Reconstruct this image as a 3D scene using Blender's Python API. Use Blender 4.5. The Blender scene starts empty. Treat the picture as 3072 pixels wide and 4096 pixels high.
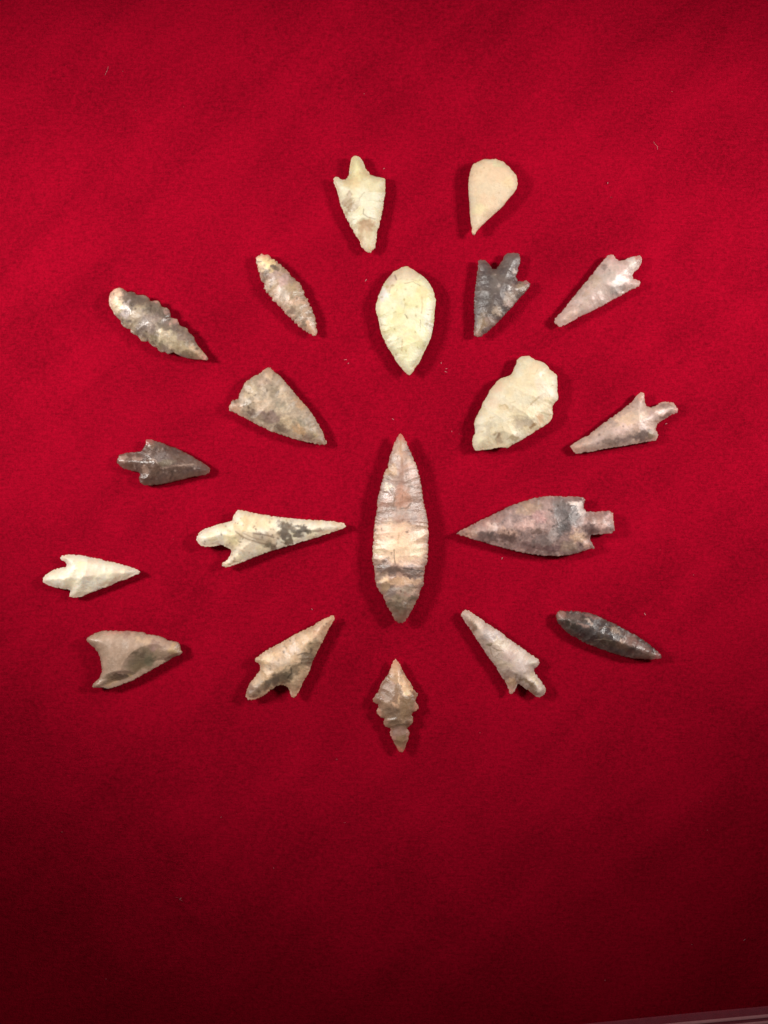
import bpy, math, random
import numpy as np
from mathutils import Vector
from mathutils.geometry import delaunay_2d_cdt

scene = bpy.context.scene
col = scene.collection

# ------------------------------------------------------------------ camera
S = 0.08e-3                 # metres of cloth per photograph pixel (3072 x 4096)
CAM_H = 0.34                # phone height above the cloth
cam_d = bpy.data.cameras.new('camera')
cam = bpy.data.objects.new('camera', cam_d)
col.objects.link(cam)
cam.location = (0, 0, CAM_H)
cam_d.sensor_fit = 'VERTICAL'
cam_d.sensor_height = 24.0
cam_d.lens = 24.0 * CAM_H / (4096 * S)
cam_d.clip_start = 0.01
cam_d.clip_end = 20
scene.camera = cam

# ------------------------------------------------------------------ world and lamps
world = bpy.data.worlds.new('World')
scene.world = world
world.use_nodes = True
bg = world.node_tree.nodes['Background']
bg.inputs['Color'].default_value = (1.0, 0.93, 0.86, 1)
bg.inputs['Strength'].default_value = 0.065


def spot(name, loc, aim, power, size_deg, blend, radius, colour):
    d = bpy.data.lights.new(name, 'SPOT')
    d.energy = power
    d.color = colour
    d.spot_size = math.radians(size_deg)
    d.spot_blend = blend
    d.shadow_soft_size = radius
    o = bpy.data.objects.new(name, d)
    col.objects.link(o)
    o.location = loc
    o.rotation_euler = (Vector(aim) - Vector(loc)).to_track_quat('-Z', 'Y').to_euler()
    return o


spot('desk_lamp_left', (-0.33, 0.10, 0.235), (-0.035, 0.050, 0), 7.9, 57.5, 1.0, 0.04, (1.0, 0.955, 0.90))
spot('desk_lamp_right', (0.33, 0.11, 0.235), (0.035, 0.050, 0), 7.5, 57.5, 1.0, 0.04, (1.0, 0.955, 0.90))
spot('ceiling_lamp', (-0.06, 0.56, 0.60), (0.0, 0.050, 0), 4.2, 28, 1.0, 0.07, (1.0, 0.955, 0.90))

scene.view_settings.view_transform = 'Standard'
scene.view_settings.look = 'None'
scene.view_settings.exposure = 0.0
scene.view_settings.gamma = 1.0
scene.view_settings.use_curve_mapping = False
scene.render.engine = 'CYCLES'
scene.render.resolution_x = 768
scene.render.resolution_y = 1024


# ------------------------------------------------------------------ helpers
def px(x, y, z=0.0):
    """photograph pixel -> point on the level z"""
    k = S * (CAM_H - z) / CAM_H
    return ((x - 1536.0) * k, -(y - 2048.0) * k)


def hash2(ix, iy, seed):
    v = np.sin(ix * 127.1 + iy * 311.7 + seed * 74.7) * 43758.5453
    return v - np.floor(v)


def vnoise(x, y, seed):
    ix = np.floor(x); iy = np.floor(y)
    fx = x - ix; fy = y - iy
    fx = fx * fx * fx * (fx * (fx * 6 - 15) + 10)
    fy = fy * fy * fy * (fy * (fy * 6 - 15) + 10)
    a = hash2(ix, iy, seed); b = hash2(ix + 1, iy, seed)
    c = hash2(ix, iy + 1, seed); d = hash2(ix + 1, iy + 1, seed)
    return (a * (1 - fx) + b * fx) * (1 - fy) + (c * (1 - fx) + d * fx) * fy


def fbm(x, y, seed, octaves=4, gain=0.5):
    t = 0.0; amp = 1.0; tot = 0.0
    for o in range(octaves):
        t = t + amp * vnoise(x + 17.3 * o, y - 9.1 * o, seed + o * 1.37)
        tot += amp
        amp *= gain
        x = x * 2.03; y = y * 2.03
    return t / tot          # 0..1


def lin(c):
    c = np.asarray(c, float) / 255.0
    return np.where(c <= 0.04045, c / 12.92, ((c + 0.055) / 1.055) ** 2.4)


def mesh_object(name, verts, faces, mat, smooth=True, parent=None):
    me = bpy.data.meshes.new(name)
    me.from_pydata([tuple(v) for v in verts], [], faces)
    me.update()
    me.materials.append(mat)
    if smooth:
        me.polygons.foreach_set('use_smooth', [True] * len(me.polygons))
    o = bpy.data.objects.new(name, me)
    col.objects.link(o)
    if parent:
        o.parent = parent
    return o


def tag(o, label=None, cat=None, group=None, kind=None):
    if label: o['label'] = label
    if cat: o['category'] = cat
    if group: o['group'] = group
    if kind: o['kind'] = kind


def node(nt, typ, **kw):
    n = nt.nodes.new(typ)
    for k, v in kw.items():
        if k in n.inputs:
            n.inputs[k].default_value = v
        else:
            setattr(n, k, v)
    return n


# ------------------------------------------------------------------ materials
def cloth_material():
    m = bpy.data.materials.new('red_velvet')
    m.use_nodes = True
    nt = m.node_tree
    L = nt.links.new
    p = nt.nodes['Principled BSDF']
    tc = node(nt, 'ShaderNodeTexCoord')
    # pile grain
    n1 = node(nt, 'ShaderNodeTexNoise', Scale=2300.0, Detail=2.0, Roughness=0.7)
    n2 = node(nt, 'ShaderNodeTexNoise', Scale=850.0, Detail=3.0, Roughness=0.65)
    n3 = node(nt, 'ShaderNodeTexNoise', Scale=42.0, Detail=2.0, Roughness=0.5, Distortion=0.4)
    mp = node(nt, 'ShaderNodeMapping')
    mp.inputs['Scale'].default_value = (13.0, 70.0, 1)
    mr0 = node(nt, 'ShaderNodeMapping')
    mr0.inputs['Rotation'].default_value = (0, 0, math.radians(-44))
    L(tc.outputs['Object'], mr0.inputs['Vector'])
    n4 = node(nt, 'ShaderNodeTexNoise', Scale=1.0, Detail=2.0, Roughness=0.5, Distortion=0.5)
    for n in (n1, n2, n3):
        L(tc.outputs['Object'], n.inputs['Vector'])
    L(mr0.outputs['Vector'], mp.inputs['Vector'])
    L(mp.outputs['Vector'], n4.inputs['Vector'])

    def stretch(scale):
        a = node(nt, 'ShaderNodeMapping')
        a.inputs['Scale'].default_value = scale
        L(tc.outputs['Object'], a.inputs['Vector'])
        b = node(nt, 'ShaderNodeTexNoise', Scale=1.0, Detail=2.0, Roughness=0.5)
        L(a.outputs['Vector'], b.inputs['Vector'])
        return b
    warp = stretch((300, 1900, 1))

    def math_node(op, a, b):
        x = node(nt, 'ShaderNodeMath', operation=op)
        for i, v in enumerate((a, b)):
            if isinstance(v, (int, float)):
                x.inputs[i].default_value = v
            else:
                L(v, x.inputs[i])
        return x.outputs[0]

    def centred(s, k):
        return math_node('MULTIPLY', math_node('SUBTRACT', s, 0.5), k)
    g = math_node('ADD', centred(n1.outputs['Fac'], 1.3), centred(n2.outputs['Fac'], 1.2))
    g = math_node('ADD', g, centred(warp.outputs['Fac'], 0.6))
    g2 = math_node('ADD', centred(n3.outputs['Fac'], 0.55), centred(n4.outputs['Fac'], 0.6))
    tot = math_node('ADD', math_node('ADD', g, g2), 0.5)
    ramp = node(nt, 'ShaderNodeValToRGB')
    ramp.color_ramp.elements[0].position = 0.0
    ramp.color_ramp.elements[0].color = (0.150, 0.0004, 0.0066, 1)
    ramp.color_ramp.elements[1].position = 1.0
    ramp.color_ramp.elements[1].color = (0.375, 0.0011, 0.0172, 1)
    L(tot, ramp.inputs['Fac'])
    L(ramp.outputs['Color'], p.inputs['Base Color'])
    p.inputs['Roughness'].default_value = 0.9
    p.inputs['Specular IOR Level'].default_value = 0.03
    p.inputs['Sheen Weight'].default_value = 0.10
    p.inputs['Sheen Roughness'].default_value = 0.4
    p.inputs['Sheen Tint'].default_value = (1.0, 0.02, 0.10, 1)
    b1 = node(nt, 'ShaderNodeBump', Strength=0.55, Distance=0.00025)
    L(g, b1.inputs['Height'])
    L(b1.outputs['Normal'], p.inputs['Normal'])
    return m


def stone_material(name, rough, bump, sss, mottle, seed):
    m = bpy.data.materials.new(name)
    m.use_nodes = True
    nt = m.node_tree
    L = nt.links.new
    p = nt.nodes['Principled BSDF']
    at = node(nt, 'ShaderNodeAttribute', attribute_name='stone_colour')
    tc = node(nt, 'ShaderNodeTexCoord')
    mp = node(nt, 'ShaderNodeMapping')
    mp.inputs['Location'].default_value = (seed * 0.37, seed * 0.11, 0)
    L(tc.outputs['Object'], mp.inputs['Vector'])
    n1 = node(nt, 'ShaderNodeTexNoise', Scale=900.0, Detail=4.0, Roughness=0.65)
    n2 = node(nt, 'ShaderNodeTexNoise', Scale=260.0, Detail=5.0, Roughness=0.6, Distortion=0.7)
    L(mp.outputs['Vector'], n1.inputs['Vector'])
    L(mp.outputs['Vector'], n2.inputs['Vector'])
    mix = node(nt, 'ShaderNodeMath', operation='ADD')
    L(n1.outputs['Fac'], mix.inputs[0]); L(n2.outputs['Fac'], mix.inputs[1])
    mr = node(nt, 'ShaderNodeMapRange')
    mr.inputs['From Min'].default_value = 0.65
    mr.inputs['From Max'].default_value = 1.35
    mr.inputs['To Min'].default_value = 1.0 - mottle
    mr.inputs['To Max'].default_value = 1.0 + mottle
    L(mix.outputs[0], mr.inputs['Value'])
    mul = node(nt, 'ShaderNodeMix', data_type='RGBA', blend_type='MULTIPLY')
    mul.inputs[0].default_value = 1.0
    L(at.outputs['Color'], mul.inputs[6])
    L(mr.outputs['Result'], mul.inputs[7])
    L(mul.outputs[2], p.inputs['Base Color'])
    rr = node(nt, 'ShaderNodeMapRange')
    rr.inputs['From Min'].default_value = 0.3
    rr.inputs['From Max'].default_value = 0.7
    rr.inputs['To Min'].default_value = rough - 0.18
    rr.inputs['To Max'].default_value = rough + 0.08
    L(n2.outputs['Fac'], rr.inputs['Value'])
    L(rr.outputs['Result'], p.inputs['Roughness'])
    p.inputs['Specular IOR Level'].default_value = 0.65
    p.inputs['Subsurface Weight'].default_value = sss
    p.inputs['Subsurface Radius'].default_value = (1.0, 0.65, 0.45)
    p.inputs['Subsurface Scale'].default_value = 0.0012
    b = node(nt, 'ShaderNodeBump', Strength=bump, Distance=0.0004)
    L(mix.outputs[0], b.inputs['Height'])
    L(b.outputs['Normal'], p.inputs['Normal'])
    # thin edges of the flint let light through
    th = node(nt, 'ShaderNodeAttribute', attribute_name='thinness')
    tr = node(nt, 'ShaderNodeBsdfTranslucent')
    tr.inputs['Color'].default_value = (0.98, 0.60, 0.52, 1)
    ms = node(nt, 'ShaderNodeMixShader')
    tk = node(nt, 'ShaderNodeMath', operation='MULTIPLY')
    tk.inputs[1].default_value = 0.45
    L(th.outputs['Fac'], tk.inputs[0])
    L(tk.outputs[0], ms.inputs[0]); L(p.outputs[0], ms.inputs[1]); L(tr.outputs[0], ms.inputs[2])
    L(ms.outputs[0], nt.nodes['Material Output'].inputs['Surface'])
    return m


# ------------------------------------------------------------------ the cloth
CREASES = [  # x0, y0, x1, y1 (photo pixels), half width mm, height mm
    (-100, 620, 420, 180, 5.0, 0.45), (60, 1010, 560, 560, 4.0, 0.40), (120, 1250, 700, 800, 5.0, 0.35),
    (380, 330, 760, 385, 1.6, 0.30), (760, 430, 900, 470, 2.0, 0.30),
    (2650, 560, 2600, 900, 2.4, 0.40), (3060, 620, 2960, 1150, 4.0, 0.45), (2350, 700, 2050, 1150, 4.0, 0.25),
    (-20, 1480, 200, 1250, 4.0, 0.4), (2980, 1700, 3100, 1960, 4.0, 0.4), (2500, 250, 2900, 60, 6.0, 0.3),
    (1500, 380, 1720, 480, 2.0, 0.18), (40, 3280, 300, 3200, 4.0, 0.25), (620, 3460, 760, 3660, 2.2, 0.25),
    (2300, 3300, 2620, 3150, 4.0, 0.2), (2780, 1600, 2980, 1480, 2.0, 0.2),
]


def cloth_z(x, y):
    x = np.asarray(x, float); y = np.asarray(y, float)
    z = (fbm(x * 14 + 3.1, y * 14 + 1.7, 5.0, 3) - 0.5) * 0.0011
    z = z + (fbm(x * 46, y * 46, 8.0, 2) - 0.5) * 0.00030
    for (x0, y0, x1, y1, w, h) in CREASES:
        a = np.array(px(x0, y0)); b = np.array(px(x1, y1))
        d = b - a
        ln = np.hypot(*d); d = d / ln
        n = np.array((-d[1], d[0]))
        u = (x - a[0]) * d[0] + (y - a[1]) * d[1]
        v = (x - a[0]) * n[0] + (y - a[1]) * n[1] + 0.003 * (fbm(u * 60, u * 31, 3.3, 2) - 0.5)
        over = np.maximum(0, np.maximum(-u, u - ln))
        z = z + h * 1e-3 * np.exp(-(v / (w * 1e-3)) ** 2) * np.exp(-(over / (2.5 * w * 1e-3)) ** 2)
    return z


nx, ny = 300, 380
gx = np.linspace(-0.21, 0.21, nx); gy = np.linspace(-0.265, 0.265, ny)
GX, GY = np.meshgrid(gx, gy)
GZ = cloth_z(GX.ravel(), GY.ravel())
cv = np.column_stack([GX.ravel(), GY.ravel(), GZ])
cf = []
for j in range(ny - 1):
    for i in range(nx - 1):
        a = j * nx + i
        cf.append((a, a + 1, a + nx + 1, a + nx))
cloth = mesh_object('velvet_cloth', cv, cf, cloth_material())
tag(cloth, 'deep red velvet cloth spread flat under all the stone points', kind='structure')

# ------------------------------------------------------------------ the stone points
GROUP = 'stone points laid out in a starburst on the red cloth'
P = []


def pt(**k):
    P.append(k)


# outline: pixel coordinates inside the zoom region `reg`, image width `w`
# blobs: (x, y, rx, ry, angle_deg, colour, strength), mineral patches, same coordinates
# dishes: (x, y, rx, ry, angle_deg, depth_mm) large flake scars
pt(name='stemmed_arrowhead', cat='arrowhead', mat='cream_yellow', teeth=(1.3, 0.2), reg=(1240, 600, 1640, 1030), w=1659,
   label='cream yellow stemmed arrowhead with grey-tan patch, topmost left, its stem pointing up',
   c=(250, 238, 192), c2=(250, 244, 205), t=2.6, b=2.2, rough=0.5, sss=0.25, mottle=0.07, relief=0.8,
   o=[(735,95),(790,105),(835,130),(860,165),(890,205),(905,250),(925,300),(965,350),(990,400),(1035,420),(1085,440),(1150,460),(1210,465),(1245,490),(1250,580),(1248,700),(1232,800),(1222,880),(1212,970),(1190,1060),(1180,1130),(1160,1190),(1148,1270),(1115,1320),(1105,1400),(1100,1490),(1090,1570),(1080,1620),(1040,1660),(1000,1705),(950,1690),(900,1650),(850,1600),(828,1565),(825,1515),(790,1460),(745,1395),(710,1325),(670,1270),(635,1190),(590,1120),(570,1060),(540,985),(515,930),(495,860),(480,790),(462,720),(445,660),(415,590),(395,530),(388,480),(415,445),(460,448),(500,470),(545,490),(590,490),(625,460),(645,410),(655,340),(662,260),(675,190),(690,140),(710,105)],
   blobs=[(760,330,120,260,0,(250,242,178),.8),(700,560,160,110,20,(242,214,160),.8),(880,430,120,90,0,(246,224,165),.7),(640,850,85,150,-15,(190,166,130),.95),(720,980,130,80,-35,(194,170,136),.9),(900,850,150,170,0,(255,250,218),.8),(1000,1060,110,90,0,(255,250,222),.8),(940,1280,115,130,0,(212,176,138),.95),(930,1420,120,80,0,(232,208,165),.7),(950,1590,110,70,20,(252,240,200),.8)],
   veins=[([(890,1020),(885,1090),(960,1140),(1080,1160)],(150,125,95),.16,.7),([(910,740),(830,830),(810,890)],(190,170,130),.14,.5)],
   dishes=[(700,960,200,130,-35,.6),(930,1330,140,200,0,.6),(1010,900,160,260,5,-.2)])
pt(name='teardrop_point', cat='stone point', mat='peach_cream', reg=(1780, 610, 2180, 960), w=1659,
   label='smooth peach-cream teardrop stone point, topmost right, its thin tip pointing down',
   c=(250, 218, 178), c2=(248, 224, 186), t=1.6, b=2.4, edge=.5, power=3.5, rough=0.6, sss=0.25, mottle=0.07, relief=0.5, chip=.2, bump=.8, specks=(14,(225,190,145),.3),
   o=[(650,120),(740,128),(840,115),(890,140),(960,160),(1000,205),(1060,250),(1120,320),(1180,390),(1195,460),(1200,520),(1190,590),(1145,665),(1080,740),(1020,810),(950,900),(890,955),(820,1015),(760,1075),(710,1115),(660,1165),(600,1220),(550,1275),(510,1320),(490,1370),(460,1360),(445,1320),(450,1250),(430,1160),(420,1070),(412,960),(410,850),(400,740),(390,640),(388,560),(395,440),(412,350),(430,280),(465,210),(530,175),(590,148)],
   blobs=[(560,960,130,110,0,(250,235,182),.8),(860,230,90,50,10,(240,240,190),.6),(520,780,50,120,0,(240,214,172),.5),(1040,520,120,120,0,(250,226,170),.5),(560,400,150,150,0,(252,218,175),.5)])
pt(name='serrated_leaf_point', cat='stone point', mat='grey_brown_serrated', chip=.15, sharp=True, reg=(420, 1130, 850, 1460), w=1659,
   label='grey-brown leaf-shaped point with saw-toothed edges and blunt beige end, upper far left',
   c=(165, 148, 120), c2=(138, 120, 106), cs=2.2, t=2.8, b=2.2, round=60, rough=0.42, mottle=.2, relief=.85, gain=.84,
   o=[(220,80),(265,90),(310,118),(345,148),(400,145),(450,148),(475,185),(530,195),(590,190),(640,210),(675,240),(690,285),(750,285),(820,280),(845,320),(865,370),(910,385),(960,395),(990,430),(1005,480),(1010,540),(1060,555),(1110,565),(1130,610),(1145,660),(1190,680),(1240,695),(1275,715),(1285,770),(1340,805),(1370,840),(1385,900),(1430,970),(1480,1030),(1530,1090),(1570,1140),(1590,1175),(1570,1198),(1510,1190),(1440,1185),(1370,1180),(1290,1170),(1220,1150),(1160,1130),(1100,1100),(1060,1075),(1010,1090),(970,1105),(930,1070),(870,1075),(820,1045),(800,1000),(750,990),(700,950),(665,905),(610,910),(560,905),(530,860),(505,820),(450,800),(400,770),(390,720),(340,712),(290,685),(250,640),(240,580),(190,545),(145,490),(120,440),(75,370),(58,300),(65,220),(85,160),(130,115),(175,90)],
   blobs=[(150,230,140,180,0,(228,192,160),.9),(180,400,130,130,0,(214,196,158),.85),(330,430,80,130,20,(205,190,185),.7),(520,260,230,100,20,(122,104,90),.9),(800,440,180,110,35,(118,102,88),.9),(850,570,160,80,30,(150,126,116),.7),(660,620,230,120,35,(168,150,138),.7),(480,560,120,120,0,(185,168,138),.7),(830,900,120,90,30,(132,118,84),.8),(950,700,150,70,20,(120,104,86),.8),(1000,880,160,120,30,(198,180,144),.8),(1250,860,120,80,40,(160,136,116),.7),(1200,1000,120,90,20,(180,160,120),.7),(1350,1120,160,50,15,(148,122,86),.8),(1420,1050,150,60,40,(215,180,140),.7),(1540,1160,60,50,0,(222,160,145),.8),(780,310,60,30,20,(210,150,135),.7),(960,440,50,60,0,(205,165,150),.7),(1070,600,60,40,0,(205,150,135),.7)],
   scars=[(3.1, 1.1, .42, .42), (1.4, .5, .16, .2)], specks=(26,(90,74,62),.25))
pt(name='leaf_point', cat='stone point', mat='pink_tan_leaf', teeth=(1.6, 0.6), reg=(980, 990, 1330, 1360), w=1659,
   label='slim pinkish tan leaf-shaped point with yellow top end and dark smudge below it',
   c=(198, 164, 136), c2=(184, 158, 128), cs=2.0, t=2.4, b=2.0, rough=0.47, mottle=.17, relief=.62,
   o=[(310,120),(380,135),(450,150),(500,190),(560,230),(620,275),(660,320),(710,355),(770,395),(800,440),(845,480),(870,540),(910,575),(960,600),(985,650),(1040,670),(1065,710),(1080,760),(1115,820),(1140,880),(1145,940),(1190,970),(1215,1030),(1235,1100),(1270,1160),(1290,1220),(1315,1290),(1335,1360),(1355,1430),(1350,1500),(1365,1580),(1370,1640),(1330,1680),(1280,1670),(1210,1630),(1140,1580),(1060,1530),(990,1480),(930,1420),(870,1350),(800,1290),(740,1215),(690,1150),(625,1090),(580,1040),(520,1010),(500,945),(450,905),(395,840),(360,780),(365,710),(320,660),(300,600),(285,520),(250,450),(240,380),(220,310),(205,250),(215,185),(250,150)],
   blobs=[(400,300,200,170,20,(240,212,150),.95),(280,200,80,80,0,(240,200,160),.8),(450,180,120,50,25,(228,150,130),.7),(600,420,90,70,30,(112,94,78),.9),(400,530,110,100,0,(130,110,92),.85),(560,560,120,90,0,(172,145,138),.7),(750,620,90,150,20,(205,168,165),.7),(900,640,80,70,0,(160,134,124),.7),(930,820,110,140,30,(178,154,112),.8),(700,920,100,150,-35,(205,190,172),.85),(480,800,110,90,0,(200,170,130),.6),(1000,1050,150,90,0,(222,178,145),.6),(900,1230,70,60,0,(130,106,90),.7),(1080,1250,140,130,30,(180,158,132),.7),(1120,1440,70,70,0,(140,120,100),.7),(1270,1560,90,120,-20,(225,178,142),.8)],
   veins=[([(215,275),(320,285)],(110,85,60),.25,.7)], scars=[(2.6,1.0,.28,.3),(1.2,.4,.12,.14)], specks=(20,(110,86,72),.22))
pt(name='teardrop_point', cat='stone point', mat='pale_yellow', teeth=(1.6, 0.18), reg=(1460, 1040, 1780, 1520), w=1475,
   label='large pale yellow almond-shaped stone point, blunt end up, above the long central point',
   c=(253, 246, 190), c2=(254, 249, 206), cs=3.0, t=2.8, b=2.4, power=2.6, rough=0.5, sss=.25, mottle=.07, relief=.75, chip=.1, gain=.73,
   o=[(730,120),(790,120),(840,155),(910,195),(980,245),(1050,290),(1110,340),(1160,395),(1205,460),(1250,540),(1275,620),(1285,690),(1310,745),(1300,830),(1285,930),(1280,1040),(1275,1130),(1255,1250),(1235,1350),(1210,1450),(1170,1540),(1120,1640),(1080,1720),(1040,1810),(1000,1900),(940,1970),(890,2060),(850,2105),(820,2135),(760,2095),(700,2030),(640,1960),(570,1870),(520,1770),(460,1680),(400,1590),(360,1490),(300,1370),(270,1250),(250,1130),(235,1050),(205,970),(195,890),(205,810),(230,750),(240,670),(280,590),(310,510),(350,430),(400,360),(470,290),(520,220),(600,185),(660,145)],
   blobs=[(720,300,260,150,0,(240,216,182),.85),(480,420,110,160,20,(228,200,180),.7),(330,640,90,120,10,(252,244,236),.8),(1180,1150,70,330,-3,(254,250,228),.8),(520,740,120,90,0,(245,224,165),.6),(1040,620,110,130,0,(245,222,160),.7),(540,1150,190,200,0,(250,240,178),.6),(820,560,160,130,0,(254,248,205),.7),(960,1430,120,70,0,(246,228,180),.6),(700,1720,120,160,0,(248,238,178),.6)],
   veins=[([(730,1030),(780,1100)],(130,105,60),.16,.85),([(1020,1130),(1020,1250),(1005,1330)],(150,125,75),.14,.7),([(1040,700),(1050,870),(1035,1000)],(215,185,120),.2,.6),([(690,1500),(670,1690)],(200,165,110),.2,.6),([(550,290),(580,380)],(130,105,95),.25,.7),([(730,460),(880,430),(1010,500)],(170,140,100),.16,.6),([(440,640),(480,520),(510,470)],(190,165,130),.18,.5),([(590,560),(580,600)],(190,170,110),.14,.6),([(740,830),(735,880),(700,960)],(220,200,140),.16,.5)],
   specks=(40,(196,172,110),.26), dishes=[(820,640,200,220,0,.35),(740,320,260,160,0,.45),(420,900,140,260,5,.25)])
pt(name='stemmed_arrowhead', cat='arrowhead', contrast=.1, mat='dark_grey', teeth=(1.2, 0.25), reg=(1860, 990, 2160, 1370), w=1659,
   label='dark grey stemmed arrowhead with lighter tan tip pointing down, right of the pale almond-shaped point',
   c=(98, 82, 78), c2=(112, 97, 88), cs=2.2, t=2.6, b=2.0, rough=0.48, mottle=.16, relief=.7, sss=.05, gain=.70,
   o=[(970,125),(1080,125),(1190,130),(1215,200),(1225,280),(1210,370),(1185,450),(1170,530),(1145,590),(1125,650),(1150,720),(1200,750),(1270,755),(1340,725),(1440,790),(1440,850),(1380,920),(1320,1000),(1250,1070),(1190,1140),(1120,1230),(1050,1310),(990,1370),(930,1430),(860,1510),(790,1580),(720,1660),(640,1740),(560,1810),(480,1880),(400,1945),(330,1985),(250,1980),(200,1940),(195,1850),(200,1740),(210,1640),(210,1520),(195,1400),(200,1290),(195,1180),(205,1080),(220,950),(225,850),(245,700),(260,600),(280,480),(285,380),(285,290),(370,270),(450,290),(510,350),(560,420),(610,480),(680,485),(730,430),(780,360),(830,270),(870,200),(920,140)],
   blobs=[(430,720,140,240,0,(82,66,64),.85),(450,1180,160,160,0,(84,72,66),.85),(330,420,60,90,0,(140,122,112),.6),(960,420,140,200,15,(118,102,97),.7),(1050,230,120,100,0,(122,108,98),.7),(1085,540,50,80,15,(230,212,196),.8),(980,1150,140,160,20,(190,168,148),.85),(950,1300,90,60,-20,(222,192,176),.8),(1240,900,140,100,-35,(186,160,130),.85),(1060,960,130,90,0,(160,136,122),.7),(700,1440,90,90,30,(200,176,150),.8),(860,1400,70,60,0,(88,84,82),.7),(560,1680,140,110,-30,(180,150,132),.8),(360,1560,110,140,0,(140,118,88),.8),(350,1760,120,140,0,(170,142,108),.85),(290,1900,70,60,0,(210,170,150),.7),(1370,790,60,50,0,(200,130,125),.7),(600,680,110,70,0,(128,114,100),.7),(740,860,50,40,0,(190,172,160),.7)],
   specks=(24,(176,158,146),.16), scars=[(3.6,1.0,.36,.36),(1.4,.45,.15,.2)])
pt(name='stemmed_arrowhead', cat='arrowhead', mat='pink_grey', teeth=(1.1, 0.2), reg=(2180, 1000, 2600, 1330), w=1659,
   label='pale pinkish grey stemmed arrowhead with snapped tip, upper far right, pointing down left',
   c=(208, 178, 166), c2=(196, 172, 158), cs=2.4, t=2.2, b=1.9, rough=0.46, mottle=.1, relief=.8,
   o=[(1020,75),(1090,80),(1110,130),(1170,170),(1250,165),(1300,130),(1370,105),(1450,95),(1500,85),(1535,150),(1520,210),(1470,295),(1410,350),(1375,410),(1400,460),(1470,475),(1505,500),(1495,560),(1430,600),(1350,630),(1270,680),(1190,725),(1110,770),(1040,800),(960,850),(890,890),(820,920),(750,955),(690,990),(610,1020),(540,1055),(470,1100),(400,1140),(320,1180),(270,1205),(225,1220),(180,1175),(140,1130),(160,1080),(220,1020),(270,970),(330,890),(400,800),(460,725),(520,655),(590,570),(660,490),(730,400),(790,330),(860,240),(920,160),(970,105)],
   blobs=[(1380,220,90,80,-30,(222,216,204),.8),(1160,500,150,80,-20,(232,226,218),.85),(1080,640,110,70,-20,(162,152,144),.85),(1220,610,60,40,0,(150,134,126),.7),(1000,430,130,90,-40,(190,176,162),.7),(920,290,40,40,0,(140,115,105),.7),(780,500,110,70,-50,(196,170,140),.7),(640,680,90,60,-45,(198,164,136),.7),(640,890,130,60,-35,(186,158,136),.6),(420,930,120,60,-40,(190,160,140),.6),(380,1060,130,70,-35,(220,184,162),.7),(820,760,120,60,-30,(212,180,170),.6),(1050,120,60,50,0,(222,150,140),.7),(1480,130,50,40,0,(215,130,125),.7)],  # near-white patch is a highlight put into the colour
   specks=(20,(150,120,112),.2))
pt(name='triangular_point', cat='stone point', mat='tan_olive', teeth=(1.3, 0.3), reg=(890, 1450, 1340, 1800), w=1659,
   label='broad tan-olive triangular point with a notched corner, between the serrated point and the centre',
   c=(186, 164, 136), c2=(168, 148, 122), cs=2.2, t=2.6, b=2.2, rough=0.5, mottle=.2, relief=.9,
   o=[(680,65),(720,85),(770,140),(830,185),(890,245),(940,310),(1000,370),(1050,430),(1110,510),(1170,570),(1230,640),(1290,710),(1340,775),(1385,850),(1430,930),(1470,1010),(1500,1080),(1530,1150),(1545,1195),(1520,1220),(1440,1215),(1360,1200),(1290,1180),(1200,1165),(1110,1140),(1020,1120),(940,1090),(860,1065),(780,1035),(700,1010),(650,985),(580,945),(510,920),(440,880),(370,840),(300,805),(220,765),(150,725),(95,710),(95,660),(120,590),(160,555),(240,540),(245,490),(265,430),(300,360),(350,280),(410,240),(470,205),(540,170),(610,110)],
   blobs=[(640,280,120,70,-10,(168,136,112),.7),(430,420,150,140,0,(200,176,138),.7),(700,150,90,60,30,(205,170,132),.7),(430,740,110,60,15,(124,98,84),.85),(700,800,170,90,25,(142,112,102),.85),(620,640,170,80,20,(205,178,146),.6),(870,450,70,130,0,(210,184,148),.6),(760,450,60,120,0,(150,132,104),.7),(930,680,100,60,30,(206,186,154),.7),(850,640,80,60,0,(150,140,116),.7),(960,900,120,100,0,(206,180,138),.7),(1160,890,90,70,20,(140,128,100),.8),(1150,1020,120,60,20,(190,146,92),.8),(1130,610,130,50,45,(204,160,112),.8),(880,980,120,40,20,(128,104,86),.8),(1260,1110,110,50,15,(165,140,122),.7),(1380,1080,70,70,0,(182,158,110),.7),(200,660,90,60,20,(216,172,138),.7)],
   specks=(60,(116,94,72),.22), scars=[(3.4,1.0,.3,.32),(1.5,.4,.13,.16)])
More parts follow.
